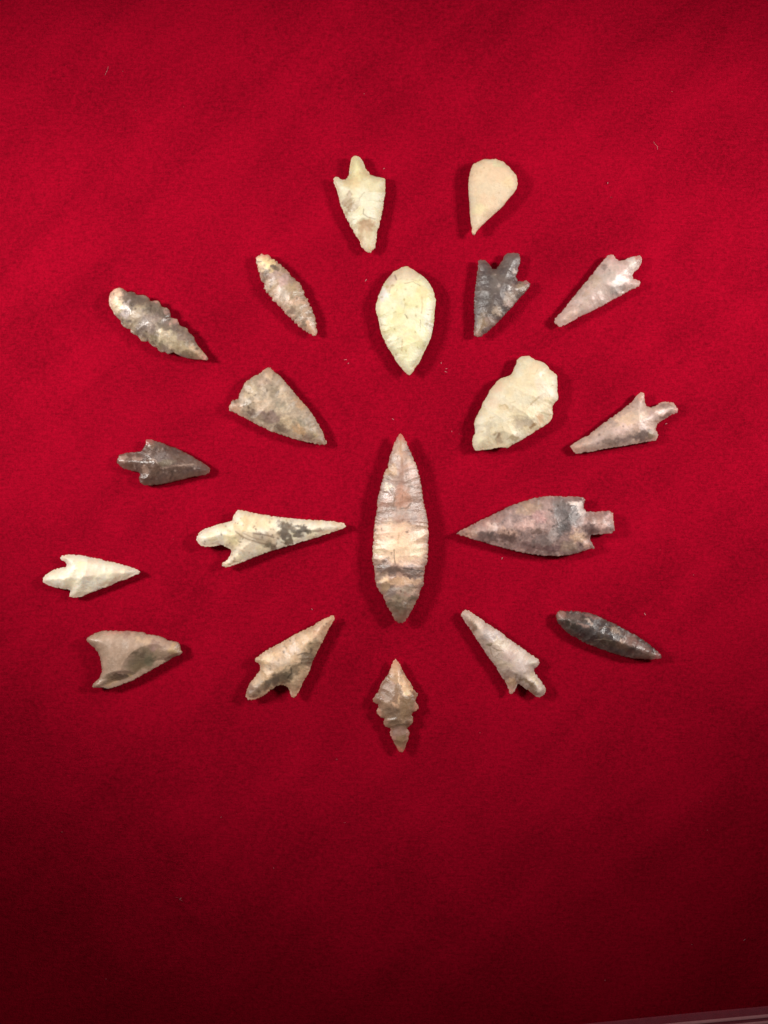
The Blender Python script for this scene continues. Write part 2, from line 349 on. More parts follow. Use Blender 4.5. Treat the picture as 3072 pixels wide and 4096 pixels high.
pt(name='broad_flake_point', cat='stone point', mat='cream_flake', teeth=(1.8, 0.2), reg=(1860, 1400, 2260, 1830), w=1659,
   label='broad cream stone point with irregular wavy edges, upper right of the long central point',
   c=(248, 230, 188), c2=(248, 236, 202), cs=3.0, t=2.4, b=2.3, edge=.35, power=3.0, rough=0.52, sss=.25, mottle=.07, relief=.75, chip=.1,
   o=[(1000,98),(1060,100),(1110,135),(1170,170),(1240,185),(1310,220),(1370,265),(1400,325),(1460,365),(1510,410),(1530,450),(1530,560),(1530,680),(1545,760),(1540,830),(1490,870),(1450,930),(1445,1010),(1460,1060),(1440,1130),(1420,1180),(1350,1235),(1270,1290),(1180,1340),(1100,1395),(1010,1450),(920,1505),(830,1550),(760,1590),(710,1630),(640,1620),(550,1620),(470,1640),(390,1655),(300,1660),(220,1675),(175,1675),(145,1630),(120,1570),(118,1500),(135,1430),(165,1380),(162,1300),(148,1220),(170,1140),(210,1060),(250,990),(280,920),(300,850),(350,790),(385,730),(410,660),(460,610),(510,540),(560,490),(620,460),(690,440),(745,425),(790,370),(810,300),(850,230),(860,170),(920,115)],
   blobs=[(1020,220,120,100,0,(244,236,200),.7),(1120,320,130,90,0,(248,224,182),.7),(540,640,110,110,-40,(246,208,170),.7),(450,900,110,90,0,(246,216,182),.6),(950,1220,170,90,10,(206,186,158),.9),(1240,1150,90,90,0,(240,196,150),.85),(1130,1260,60,35,-20,(170,128,80),.85),(820,1450,110,50,-20,(176,152,112),.85),(560,1480,90,80,-20,(190,164,132),.85),(540,1430,40,30,0,(150,122,90),.7),(380,1330,80,170,10,(214,200,170),.8),(230,1480,60,110,0,(250,242,200),.7),(1100,1080,110,90,0,(250,240,196),.7),(650,950,120,50,20,(232,204,156),.6),(1250,650,110,200,0,(248,230,204),.6)],
   veins=[([(1010,980),(1080,910),(1210,800)],(200,172,120),.22,.55),([(560,940),(640,915),(700,970)],(190,160,110),.22,.6),([(1180,1040),(1280,1050),(1400,1080)],(180,160,105),.16,.6),([(1000,415),(1150,410),(1200,320)],(225,200,150),.2,.5),([(740,895),(820,870)],(200,175,120),.2,.5),([(400,1140),(470,1120)],(200,170,120),.2,.5)],
   specks=(26,(205,178,130),.25), dishes=[(1280,1130,170,150,0,.7),(880,1270,280,180,10,.55),(560,1500,220,130,-15,.6),(1200,920,260,120,-45,.5),(600,650,240,120,-45,.35)])
pt(name='stemmed_arrowhead', cat='arrowhead', mat='mauve_grey', teeth=(1.1, 0.2), reg=(2250, 1550, 2740, 1830), w=1659,
   label='mauve-grey stemmed arrowhead with long spur and knobbed stem, far right beside the cream point',
   c=(202, 170, 150), c2=(190, 162, 146), cs=2.2, t=2.8, b=1.9, rough=0.46, mottle=.12, relief=.7,
   o=[(1070,60),(1105,80),(1115,140),(1108,200),(1130,250),(1180,270),(1250,260),(1290,225),(1340,200),(1420,195),(1500,205),(1530,250),(1565,300),(1550,350),(1490,365),(1440,385),(1400,420),(1330,455),(1280,500),(1258,560),(1280,600),(1295,655),(1265,715),(1200,730),(1100,740),(1000,760),(900,780),(800,795),(700,810),(600,825),(500,845),(400,865),(300,880),(230,890),(180,898),(140,850),(100,795),(160,755),(250,695),(350,650),(400,600),(480,545),(560,480),(640,420),(720,365),(800,310),(860,260),(930,200),(980,145),(1030,90)],
   blobs=[(1060,650,170,60,-5,(112,92,88),.9),(850,700,170,45,-8,(138,116,108),.75),(640,740,130,40,-8,(128,108,98),.7),(860,450,160,80,-30,(218,184,148),.8),(1050,380,110,80,0,(208,182,154),.7),(1080,540,80,70,0,(212,194,188),.7),(800,560,150,60,-15,(216,184,172),.7),(1200,380,80,90,0,(190,160,152),.7),(1370,250,80,35,0,(150,122,114),.8),(1350,330,80,25,-15,(236,220,216),.8),(1400,385,90,30,-20,(122,96,86),.8),(1540,310,50,50,0,(222,150,145),.8),(1190,650,60,40,0,(170,148,112),.7),(480,720,110,50,-20,(192,166,158),.6),(200,810,90,60,-30,(215,165,140),.7),(1060,120,50,60,0,(214,160,140),.7)],  # dark lower side has its shade painted into the colour
   specks=(24,(120,96,88),.2))
pt(name='stemmed_arrowhead', cat='arrowhead', contrast=.1, mat='dark_brown', reg=(440, 1740, 870, 1960), w=1659,
   label='small dark brown stemmed arrowhead with raised glossy ridge, left, pointing right',
   c=(112, 86, 72), c2=(100, 76, 66), cs=1.8, t=3.0, b=1.8, power=1.5, round=5, rough=0.36, mottle=.2, relief=.9, sss=.05, bump=.5, gain=.8,
   o=[(560,70),(630,65),(700,95),(780,115),(860,145),(930,185),(1010,200),(1080,235),(1150,270),(1220,305),(1290,345),(1360,390),(1430,430),(1500,475),(1545,520),(1530,580),(1480,610),(1400,620),(1320,635),(1230,650),(1130,680),(1030,700),(930,730),(830,750),(720,765),(620,775),(530,770),(470,735),(445,680),(470,610),(450,575),(390,560),(300,545),(220,520),(160,480),(115,430),(115,360),(150,310),(220,285),(310,270),(400,262),(470,255),(520,215),(545,150)],
   blobs=[(820,360,170,90,20,(122,104,98),.85),(900,430,130,50,0,(130,116,92),.8),(200,370,80,45,-15,(190,156,138),.8),(420,360,70,45,0,(168,138,122),.7),(560,550,70,70,20,(172,140,120),.75),(1000,490,200,16,-8,(170,142,124),.55),(1220,460,120,14,-5,(176,148,130),.55),(720,410,70,15,40,(205,180,162),.7),(300,450,120,50,0,(98,70,54),.8),(600,680,150,60,0,(96,66,54),.7),(1250,560,200,40,-8,(100,78,72),.7),(600,110,50,50,0,(205,110,100),.8),(640,160,90,40,10,(140,110,84),.7)],  # thin pale streaks along the ridge are painted highlights
   specks=(30,(172,148,134),.2))
pt(name='barbed_arrowhead', cat='arrowhead', mat='cream_black_stain', teeth=(1.2, 0.22), reg=(760, 2020, 1410, 2290), w=1659,
   label='long cream arrowhead with black stain and one long barb, left of centre, pointing right',
   c=(250, 236, 198), c2=(250, 240, 214), cs=2.6, t=2.8, b=2.2, rough=0.5, sss=.22, mottle=.1, relief=.8, gain=.82,
   o=[(490,50),(540,55),(620,75),(700,90),(790,105),(880,120),(970,130),(1060,138),(1160,148),(1260,150),(1360,158),(1450,165),(1540,175),(1575,190),(1595,225),(1540,250),(1460,275),(1380,305),(1300,330),(1220,355),(1140,375),(1060,405),(980,425),(900,450),(820,470),(750,500),(680,525),(600,555),(530,585),(450,615),(370,635),(330,625),(330,595),(375,565),(410,520),(430,470),(415,450),(370,430),(320,405),(260,420),(190,425),(130,425),(90,400),(68,360),(75,310),(105,270),(160,240),(230,220),(300,195),(370,180),(435,160),(445,115),(470,70)],
   blobs=[(540,200,90,70,0,(242,208,156),.85),(680,170,120,70,0,(248,218,168),.7),(450,330,110,90,0,(240,220,160),.7),(620,330,160,45,20,(200,178,148),.7),(740,320,90,50,20,(170,146,122),.7),(960,290,70,75,-30,(88,72,60),.97),(1010,220,75,50,20,(96,82,64),.95),(1150,255,100,40,0,(78,66,56),.97),(1100,310,50,28,0,(84,70,58),.9),(1000,375,50,30,20,(100,84,62),.9),(830,405,65,40,10,(96,80,58),.92),(910,170,40,20,0,(170,152,140),.8),(1290,255,40,18,0,(150,130,108),.7),(560,420,140,60,10,(232,208,170),.6),(850,320,70,80,0,(206,180,148),.7)],
   veins=[([(480,270),(560,330),(700,380),(790,395)],(140,115,88),.25,.7),([(660,290),(760,300),(860,325)],(120,98,78),.28,.75),([(560,290),(640,330),(760,355)],(160,135,110),.2,.6),([(210,360),(280,350)],(220,195,140),.25,.5)],
   specks=(80,(120,98,78),.24))
pt(name='long_leaf_point', cat='stone point', mat='banded', teeth=(1.4, 0.35), reg=(1440, 1710, 1760, 2110), w=1659,
   label='largest point, long banded tan and pink leaf shape standing upright at the centre',
   c=(188, 148, 126), c2=(174, 140, 122), cs=2.6, t=3.4, b=3.0, rough=0.46, mottle=.15, relief=.62, h=.25, gain=.84, contrast=.3,
   o=[(840,110),(890,170),(940,250),(975,330),(1010,420),(1050,500),(1080,590),(1120,680),(1165,760),(1190,850),(1220,940),(1245,1050),(1265,1150),(1285,1260),(1295,1370),(1305,1480),(1320,1560),(1350,1650),(1370,1740),(1390,1850),(1410,1960),(1415,2060),(1415,2154),(1418,2274),(1415,2394),(1415,2524),(1410,2634),(1400,2754),(1380,2834),(1340,2904),(1340,2994),(1320,3094),(1320,3234),(1290,3324),(1240,3414),(1220,3504),(1170,3604),(1110,3714),(1060,3814),(1000,3924),(940,4014),(880,4059),(800,4049),(730,4004),(690,3924),(640,3824),(570,3734),(530,3644),(500,3554),(470,3464),(410,3404),(360,3324),(330,3224),(310,3144),(305,3044),(290,2934),(270,2844),(255,2714),(265,2594),(262,2454),(280,2344),(285,2224),(290,2124),(305,2040),(310,1920),(330,1810),(350,1700),(350,1590),(370,1470),(385,1380),(415,1290),(435,1180),(465,1090),(490,1000),(520,890),(570,820),(590,730),(610,620),(630,560),(670,470),(690,380),(730,290),(770,200),(800,140)],
   blobs=[(860,220,110,110,0,(222,124,92),.9),(820,420,150,130,0,(206,160,120),.7),(800,640,180,150,0,(206,166,136),.6),(1060,720,120,90,30,(216,180,140),.6),(640,900,110,120,0,(214,174,124),.8),(900,860,110,130,0,(184,140,118),.7),(1110,950,100,220,-10,(222,186,168),.75),(620,1040,90,60,0,(152,122,94),.7),(590,1230,100,80,0,(224,206,168),.85),(680,1330,120,50,0,(150,126,106),.75),(900,1130,90,90,0,(170,128,110),.7),(850,1300,130,110,0,(208,152,126),.7),(880,1500,150,130,0,(206,148,118),.85),(500,1570,110,80,0,(178,122,98),.8),(640,1680,150,60,0,(150,116,96),.7),(1080,1650,110,150,20,(164,140,130),.75),(900,1750,200,90,0,(190,170,156),.75),(560,1820,150,60,0,(166,138,122),.7),(1120,1880,110,60,0,(150,130,124),.7),(600,1950,170,90,0,(200,176,150),.7),
          (840,2230,640,250,0,(250,210,170),.95),(450,2120,160,140,0,(226,190,160),.8),(1150,2120,180,90,0,(226,194,170),.6),(840,2560,640,220,0,(250,214,172),.95),(1200,2580,170,110,0,(252,222,182),.7),(400,2520,130,130,0,(250,220,178),.7),(1100,2780,260,90,0,(232,194,166),.9),
          (520,2930,190,120,-8,(128,102,88),.92),(700,2960,140,90,0,(120,94,82),.85),(1020,2960,300,50,5,(112,88,74),.85),(1000,2880,200,50,5,(178,150,140),.8),(1080,3060,170,55,5,(118,88,74),.92),(470,3060,110,50,-20,(158,134,108),.7),(840,3170,420,75,2,(226,182,138),.9),(450,3180,100,60,0,(238,202,150),.85),(520,3290,110,60,-20,(180,148,104),.8),(640,3300,90,45,-35,(118,88,64),.85),(1110,3290,90,50,10,(140,110,82),.8),(900,3360,240,90,0,(180,162,138),.85),(650,3420,120,110,0,(144,126,116),.8),(1100,3400,110,60,25,(214,180,154),.7),(1080,3540,130,60,-10,(112,102,78),.88),(820,3520,160,60,0,(168,150,118),.8),(800,3660,300,110,0,(116,98,72),.92),(1040,3680,90,60,-20,(180,150,120),.7),(820,3800,240,90,0,(128,106,82),.9),(830,3950,180,130,0,(134,92,70),.92)],
   veins=[([(700,2520),(700,2640),(715,2740),(740,2830)],(120,90,60),.16,.75),([(800,2200),(790,2400)],(205,165,110),.2,.5),([(820,1690),(960,1660),(1060,1580)],(120,95,70),.2,.7),([(720,1450),(690,1600),(700,1680)],(150,120,95),.2,.6),([(900,2900),(1100,2930),(1330,2990)],(70,52,40),.2,.8),([(480,2780),(500,2900)],(110,86,70),.25,.6)],
   scars=[(3.4,1.15,.4,.4),(1.5,.42,.2,.24)], specks=(50,(120,88,70),.25), dishes=[(880,1520,190,190,0,.35),(900,1150,160,240,15,.2)])
pt(name='stemmed_arrowhead', cat='arrowhead', mat='mauve_brown', contrast=.75, bump=.55, teeth=(1.3, 0.28), reg=(1800, 1960, 2480, 2260), w=1659,
   label='large mauve-brown stemmed arrowhead with square stem, right of centre, pointing left',
   c=(170, 138, 128), c2=(152, 124, 116), cs=2.4, t=2.8, b=2.3, rough=0.48, mottle=.18, relief=.9,
   o=[(60,425),(110,390),(180,360),(260,315),(340,275),(420,240),(500,200),(580,155),(660,130),(740,100),(820,80),(900,65),(980,60),(1060,58),(1140,62),(1220,66),(1290,68),(1320,85),(1310,125),(1300,170),(1330,205),(1400,212),(1470,208),(1550,205),(1590,225),(1592,290),(1600,350),(1608,395),(1580,420),(1500,430),(1420,438),(1365,445),(1370,490),(1395,535),(1415,575),(1360,575),(1290,600),(1210,625),(1130,640),(1050,645),(970,642),(890,640),(820,630),(750,620),(680,605),(600,585),(520,565),(440,545),(370,520),(300,500),(230,482),(160,460),(100,445)],
   blobs=[(1130,240,140,150,0,(116,108,106),.92),(1060,400,110,60,-20,(112,104,102),.9),(1060,120,80,40,0,(126,112,104),.8),(850,260,90,60,0,(178,128,122),.8),(760,180,130,60,-20,(180,146,112),.7),(700,340,120,50,0,(206,164,150),.7),(560,420,90,50,20,(196,156,132),.7),(560,480,90,45,15,(116,84,76),.85),(380,460,90,40,10,(112,92,86),.8),(420,290,130,45,-25,(182,134,118),.7),(400,370,60,50,0,(200,170,154),.7),(850,400,80,25,0,(118,88,76),.7),(900,480,110,60,0,(142,124,118),.8),(800,560,160,40,8,(134,96,92),.8),(1030,570,110,40,0,(130,94,94),.8),(990,440,60,60,0,(176,162,154),.6),(1230,130,80,25,10,(210,196,184),.85),(1270,190,35,40,0,(206,190,178),.7),(1240,460,80,60,0,(198,162,126),.8),(1330,520,60,50,40,(208,168,144),.75),(1150,550,80,50,0,(160,138,112),.7),(1480,330,100,60,0,(196,160,146),.8),(1400,280,80,50,0,(160,120,104),.75),(1360,380,80,40,0,(118,86,80),.8),(1560,250,40,40,0,(200,150,140),.6),(200,420,90,40,-20,(186,150,124),.7)],
   veins=[([(780,405),(830,370),(930,400)],(190,160,146),.25,.3),([(980,360),(1100,300),(1220,190)],(86,74,70),.22,.6)],
   specks=(60,(96,72,66),.25), scars=[(3.2,1.0,.34,.36),(1.5,.42,.18,.22)])
pt(name='stemmed_arrowhead', cat='arrowhead', mat='cream_white', teeth=(1.1, 0.2), reg=(150, 2190, 580, 2420), w=1659,
   label='plain cream-white stemmed arrowhead with leaf-shaped stem, farthest left, pointing right',
   c=(250, 238, 206), c2=(250, 242, 218), cs=3.0, t=2.8, b=2.0, rough=0.52, sss=.25, mottle=.06, relief=.9, gain=.82,
   o=[(380,120),(450,112),(540,112),(640,118),(740,130),(810,155),(900,165),(990,185),(1080,210),(1170,230),(1260,250),(1350,275),(1430,300),(1500,325),(1560,360),(1585,385),(1560,410),(1490,430),(1430,465),(1370,490),(1290,510),(1220,540),(1140,580),(1060,610),(980,640),(900,670),(820,700),(750,725),(690,755),(620,770),(550,780),(490,755),(500,700),(495,655),(430,645),(350,635),(270,615),(190,590),(120,565),(80,525),(85,475),(120,430),(170,390),(230,355),(300,325),(370,310),(440,300),(455,270),(430,225),(380,205),(345,160)],
   blobs=[(560,520,110,90,0,(236,222,186),.7),(820,420,120,70,0,(238,216,188),.7),(880,230,110,50,15,(248,222,188),.6),(690,290,80,90,0,(250,246,196),.7),(1250,400,120,60,10,(240,218,188),.6),(1080,540,180,35,-15,(214,186,154),.7),(750,600,70,60,0,(228,208,176),.6),(1110,410,50,30,0,(250,246,210),.7)],  # tan patches put soft shading into the plain cream colour
   dishes=[(620,480,100,160,15,.5),(800,560,170,120,-20,.45),(1050,380,180,90,10,.3)], specks=(8,(214,190,150),.25))
pt(name='hollow_base_point', cat='stone point', mat='tan_brown', reg=(320, 2500, 750, 2780), w=1659,
   label='tan point with hollow curved base and large olive flake scar, bottom far left',
   c=(190, 158, 132), c2=(180, 150, 124), cs=2.6, t=3.0, b=2.0, edge=.4, power=3.2, rough=0.45, mottle=.08, relief=.3, sss=.08,
   o=[(300,105),(370,92),(470,90),(580,92),(660,102),(740,92),(820,105),(900,108),(970,115),(1040,145),(1120,155),(1200,170),(1290,195),(1350,240),(1420,250),(1510,270),(1535,310),(1550,380),(1575,420),(1550,460),(1490,470),(1430,505),(1370,545),(1300,580),(1230,620),(1160,660),(1080,710),(1000,745),(920,795),(840,840),(760,870),(680,905),(600,935),(520,960),(450,980),(380,965),(310,960),(240,965),(195,950),(215,905),(270,850),(320,790),(345,720),(340,640),(325,560),(315,500),(285,420),(235,360),(185,310),(130,265),(105,230),(130,185),(190,150),(240,125)],
   blobs=[(980,520,240,160,-32,(132,114,84),.9),(900,650,120,90,-30,(150,128,92),.7),(1090,540,110,110,0,(124,118,88),.8),(960,440,60,40,0,(106,84,66),.6),(1200,330,130,70,20,(160,124,108),.85),(1160,360,60,30,0,(178,140,130),.7),(620,790,180,65,-12,(132,104,74),.9),(680,770,80,45,0,(138,116,98),.7),(480,880,110,50,0,(206,166,122),.8),(780,760,40,30,0,(214,180,130),.7),(1470,380,90,70,0,(206,172,122),.85),(1400,520,110,35,-30,(110,84,64),.85),(1000,230,150,60,10,(208,172,132),.7),(640,110,260,25,0,(214,150,128),.7),(740,150,60,40,0,(160,116,102),.7),(1250,450,100,100,-30,(176,148,116),.7)],  # lower right scar's olive is painted darker to carry its shade
   dishes=[(1030,590,400,260,-33,1.9),(590,850,290,155,-14,1.4),(470,900,140,70,-10,.3),(1420,520,150,60,-30,.5)])
pt(name='barbed_arrowhead', cat='arrowhead', mat='tan_cream', teeth=(1.2, 0.25), reg=(950, 2440, 1370, 2830), w=1659,
   label='tan barbed arrowhead with brown lower half and thick stem, lower left, pointing up right',
   c=(226, 192, 150), c2=(218, 182, 142), cs=2.4, t=3.2, b=2.1, rough=0.5, mottle=.14, relief=.95,
   o=[(1490,82),(1525,95),(1545,130),(1510,190),(1470,250),(1440,310),(1400,380),(1375,450),(1340,510),(1300,580),(1260,650),(1230,720),(1190,790),(1165,860),(1150,930),(1120,1000),(1080,1070),(1040,1140),(1010,1200),(980,1270),(950,1330),(890,1380),(850,1365),(830,1300),(800,1220),(740,1190),(680,1180),(630,1195),(560,1240),(490,1290),(420,1345),(350,1385),(270,1415),(180,1425),(125,1365),(140,1300),(165,1220),(200,1150),(260,1080),(310,1010),(355,950),(365,890),(330,840),(275,805),(275,765),(340,720),(410,670),(480,620),(550,580),(630,545),(720,490),(800,450),(880,400),(960,360),(1040,320),(1120,280),(1210,240),(1260,190),(1330,160),(1410,120)],
   blobs=[(880,610,100,70,-20,(232,212,192),.85),(1200,560,120,90,-45,(172,146,108),.85),(1060,470,110,60,-30,(228,188,142),.7),(1100,760,120,120,-50,(132,110,84),.9),(900,940,170,110,-40,(140,118,88),.85),(760,1040,140,90,-20,(124,106,80),.88),(560,1110,150,80,-30,(120,106,88),.9),(400,1180,110,80,-40,(140,116,92),.8),(260,1270,100,110,-30,(160,126,104),.85),(380,1050,80,120,35,(226,188,138),.8),(560,870,130,70,-10,(190,160,128),.7),(740,800,110,70,-10,(200,178,154),.7),(480,760,150,60,-25,(240,204,152),.7),(940,800,90,25,-30,(232,196,156),.8),(860,880,130,25,-40,(222,190,150),.7),(1040,1010,50,100,25,(210,172,130),.8),(900,1240,70,100,20,(190,154,118),.75),(160,1380,50,50,0,(232,190,165),.7),(890,1320,40,40,0,(222,160,140),.7),(1300,320,120,70,-40,(218,170,130),.7)],
   veins=[([(960,690),(1060,660),(1180,690)],(110,86,60),.2,.7),([(860,890),(870,970),(800,1060)],(86,66,46),.22,.7)], specks=(40,(120,96,70),.22))
pt(name='serrated_point', cat='stone point', mat='brown_tan_serrated', sharp=True, teeth=(0.9, 0.15), reg=(1460, 2620, 1700, 3030), w=1295,
   label='small tan point with deeply toothed sides tapering to both ends, bottom centre',
   c=(176, 140, 110), c2=(164, 130, 98), cs=2.0, t=2.6, b=2.0, round=80, rough=0.45, mottle=.1, relief=.6,
   o=[(650,80),(700,130),(750,190),(780,270),(820,350),(870,440),(930,520),(980,610),(1020,680),(1060,760),(1100,810),(1145,825),(1140,870),(1095,930),(1080,990),(1110,1030),(1150,1080),(1150,1150),(1100,1200),(1030,1240),(1000,1290),(1035,1350),(1040,1410),(1015,1480),(950,1530),(900,1580),(935,1620),(955,1680),(940,1760),(920,1840),(890,1900),(870,1970),(850,2040),(810,2095),(740,2095),(710,2040),(670,1960),(620,1880),(580,1800),(540,1730),(540,1670),(560,1610),(530,1570),(450,1545),(400,1490),(410,1420),(400,1360),(340,1345),(270,1280),(250,1200),(290,1130),(290,1060),(230,1040),(170,1010),(170,950),(210,880),(270,810),(310,730),(340,640),(390,560),(440,490),(500,410),(550,300),(570,220),(610,140)],
   blobs=[(660,250,130,190,0,(236,190,146),.9),(860,620,90,260,-30,(240,196,146),.95),(930,780,110,80,0,(244,204,154),.9),(620,500,110,120,0,(206,164,120),.7),(480,700,160,120,-30,(184,146,126),.7),(560,900,190,140,0,(160,124,98),.8),(900,970,130,130,0,(156,122,84),.8),(300,960,130,90,0,(172,126,104),.7),(680,1040,110,30,35,(222,176,138),.8),(730,900,25,100,0,(226,186,140),.7),(620,1200,220,120,0,(142,114,90),.85),(880,1250,110,130,0,(160,126,90),.7),(640,1400,170,130,0,(132,104,78),.85),(720,1620,150,100,0,(158,120,106),.85),(880,1470,80,60,0,(130,98,74),.8),(760,1820,130,120,0,(160,126,88),.8),(780,2040,80,70,0,(214,134,104),.85),(310,1220,50,80,0,(226,170,140),.75),(460,1440,60,60,0,(206,154,130),.7),(1090,1100,60,70,0,(220,158,132),.75),(580,1720,60,90,-20,(206,154,134),.7),(910,1680,40,100,0,(200,146,126),.6)],
   dishes=[(930,640,150,360,-28,.7),(700,1600,190,220,0,.5),(560,1250,220,140,0,.4),(480,760,170,260,25,.4)], scars=[(2.4,.9,.3,.32),(1.3,.4,.12,.16)])
pt(name='barbed_arrowhead', cat='arrowhead', mat='pinkish_cream', teeth=(1.1, 0.22), reg=(1810, 2420, 2220, 2810), w=1659,
   label='pinkish cream barbed arrowhead with blunt tip up and rounded stem, lower right of centre',
   c=(238, 214, 192), c2=(226, 202, 184), cs=2.4, t=2.7, b=2.0, rough=0.48, sss=.2, mottle=.1, relief=.85,
   o=[(210,75),(260,85),(330,135),(400,180),(470,225),(530,280),(600,320),(670,370),(740,410),(810,460),(870,520),(940,570),(1010,615),(1080,660),(1150,710),(1220,770),(1290,810),(1360,850),(1405,890),(1405,950),(1370,1000),(1315,1030),(1320,1080),(1360,1130),(1410,1200),(1460,1270),(1500,1330),(1515,1390),(1480,1450),(1430,1490),(1370,1490),(1310,1450),(1240,1390),(1170,1350),(1110,1300),(1060,1270),(1045,1320),(1010,1380),(970,1440),(925,1430),(905,1370),(880,1290),(840,1220),(790,1150),(740,1080),(700,990),(640,920),(590,850),(540,780),(490,700),(440,620),(380,540),(330,460),(280,380),(220,300),(170,220),(135,170),(150,120)],
   blobs=[(300,300,50,90,-35,(170,140,112),.75),(330,380,40,50,0,(150,128,104),.7),(560,480,120,70,30,(206,190,182),.8),(400,230,110,60,40,(242,222,196),.7),(570,640,70,35,-20,(140,122,88),.85),(500,580,60,50,0,(190,166,146),.7),(760,600,130,70,30,(244,224,192),.7),(740,500,110,40,35,(236,222,214),.7),(900,800,110,60,30,(214,184,172),.7),(830,950,130,60,20,(228,204,172),.7),(900,1120,110,80,20,(196,164,144),.8),(950,1250,70,90,20,(224,178,132),.8),(1010,1110,25,20,0,(110,86,66),.7),(1120,960,120,110,0,(228,206,194),.7),(1280,930,90,50,30,(236,224,196),.7),(1180,1230,110,40,42,(150,122,88),.85),(1270,1310,60,80,40,(150,124,92),.8),(1330,1200,60,130,-40,(246,224,180),.8),(1350,1410,60,40,30,(130,104,76),.8),(950,1380,50,50,0,(232,176,150),.7)],  # brown on the stem is shading painted in
   veins=[([(640,680),(730,715),(810,735)],(130,106,70),.18,.7),([(600,690),(620,760),(650,830)],(160,130,92),.16,.6)], specks=(40,(160,132,108),.22))
pt(name='leaf_point', cat='stone point', contrast=.1, mat='dark_brown_leaf', teeth=(1.3, 0.25), reg=(2190, 2420, 2670, 2660), w=1659,
   label='dark brown leaf-shaped point, lower far right, slanting down to a pinkish tip',
   c=(98, 80, 72), c2=(84, 70, 66), cs=2.0, t=2.8, b=2.0, rough=0.42, mottle=.2, relief=1.0, sss=.05, bump=.5, gain=.72,
   o=[(180,75),(260,85),(340,82),(420,88),(500,98),(580,110),(650,130),(720,165),(790,200),(860,230),(930,255),(1000,300),(1070,335),(1130,370),(1200,405),(1260,440),(1320,480),(1380,520),(1440,570),(1500,620),(1550,670),(1580,705),(1570,735),(1510,750),(1420,750),(1330,745),(1240,740),(1150,735),(1060,715),(970,690),(890,660),(800,630),(720,605),(640,570),(560,540),(480,505),(400,455),(330,425),(260,370),(200,310),(150,250),(125,190),(120,130),(145,95)],
   blobs=[(190,130,70,60,0,(196,142,124),.85),(340,150,120,50,0,(128,104,94),.7),(500,400,180,80,20,(66,52,50),.9),(300,270,90,60,20,(70,58,46),.85),(700,330,200,90,25,(78,70,70),.8),(560,230,70,25,40,(206,178,158),.8),(480,270,60,20,20,(180,140,124),.7),(920,340,90,35,30,(172,146,122),.8),(1020,480,60,35,40,(222,182,154),.85),(800,500,160,60,20,(92,74,56),.8),(1150,480,140,80,30,(156,118,104),.8),(1020,560,110,50,30,(110,76,56),.8),(1300,580,140,80,30,(150,112,102),.85),(1250,680,160,40,8,(128,96,84),.75),(1420,690,110,50,10,(158,124,104),.8),(1530,710,70,40,0,(196,126,120),.85),(620,150,160,30,18,(170,120,112),.7)],  # small pale spots are painted glints; darker lower side has its shade painted in
   veins=[([(640,470),(740,455),(860,480)],(170,150,130),.18,.6),([(690,320),(780,290),(900,330)],(160,136,120),.18,.5)], specks=(46,(150,122,110),.2), scars=[(2.8,1.05,.36,.38),(1.3,.45,.15,.2)])



def inside_poly(x, y, poly):
    c = np.zeros(len(x), bool)
    j = len(poly) - 1
    for i in range(len(poly)):
        xi, yi = poly[i]; xj, yj = poly[j]
        with np.errstate(divide='ignore', invalid='ignore'):
            t = ((yi > y) != (yj > y)) & (x < (xj - xi) * (y - yi) / (yj - yi + 1e-30) + xi)
        c ^= t
        j = i
    return c


def seg_dist(x, y, poly):
    d = np.full(len(x), 1e9)
    n = len(poly)
    for i in range(n):
        ax, ay = poly[i]; bx, by = poly[(i + 1) % n]
        ux, uy = bx - ax, by - ay
        l2 = ux * ux + uy * uy + 1e-12
        t = np.clip(((x - ax) * ux + (y - ay) * uy) / l2, 0, 1)
        d = np.minimum(d, np.hypot(x - ax - t * ux, y - ay - t * uy))
    return d


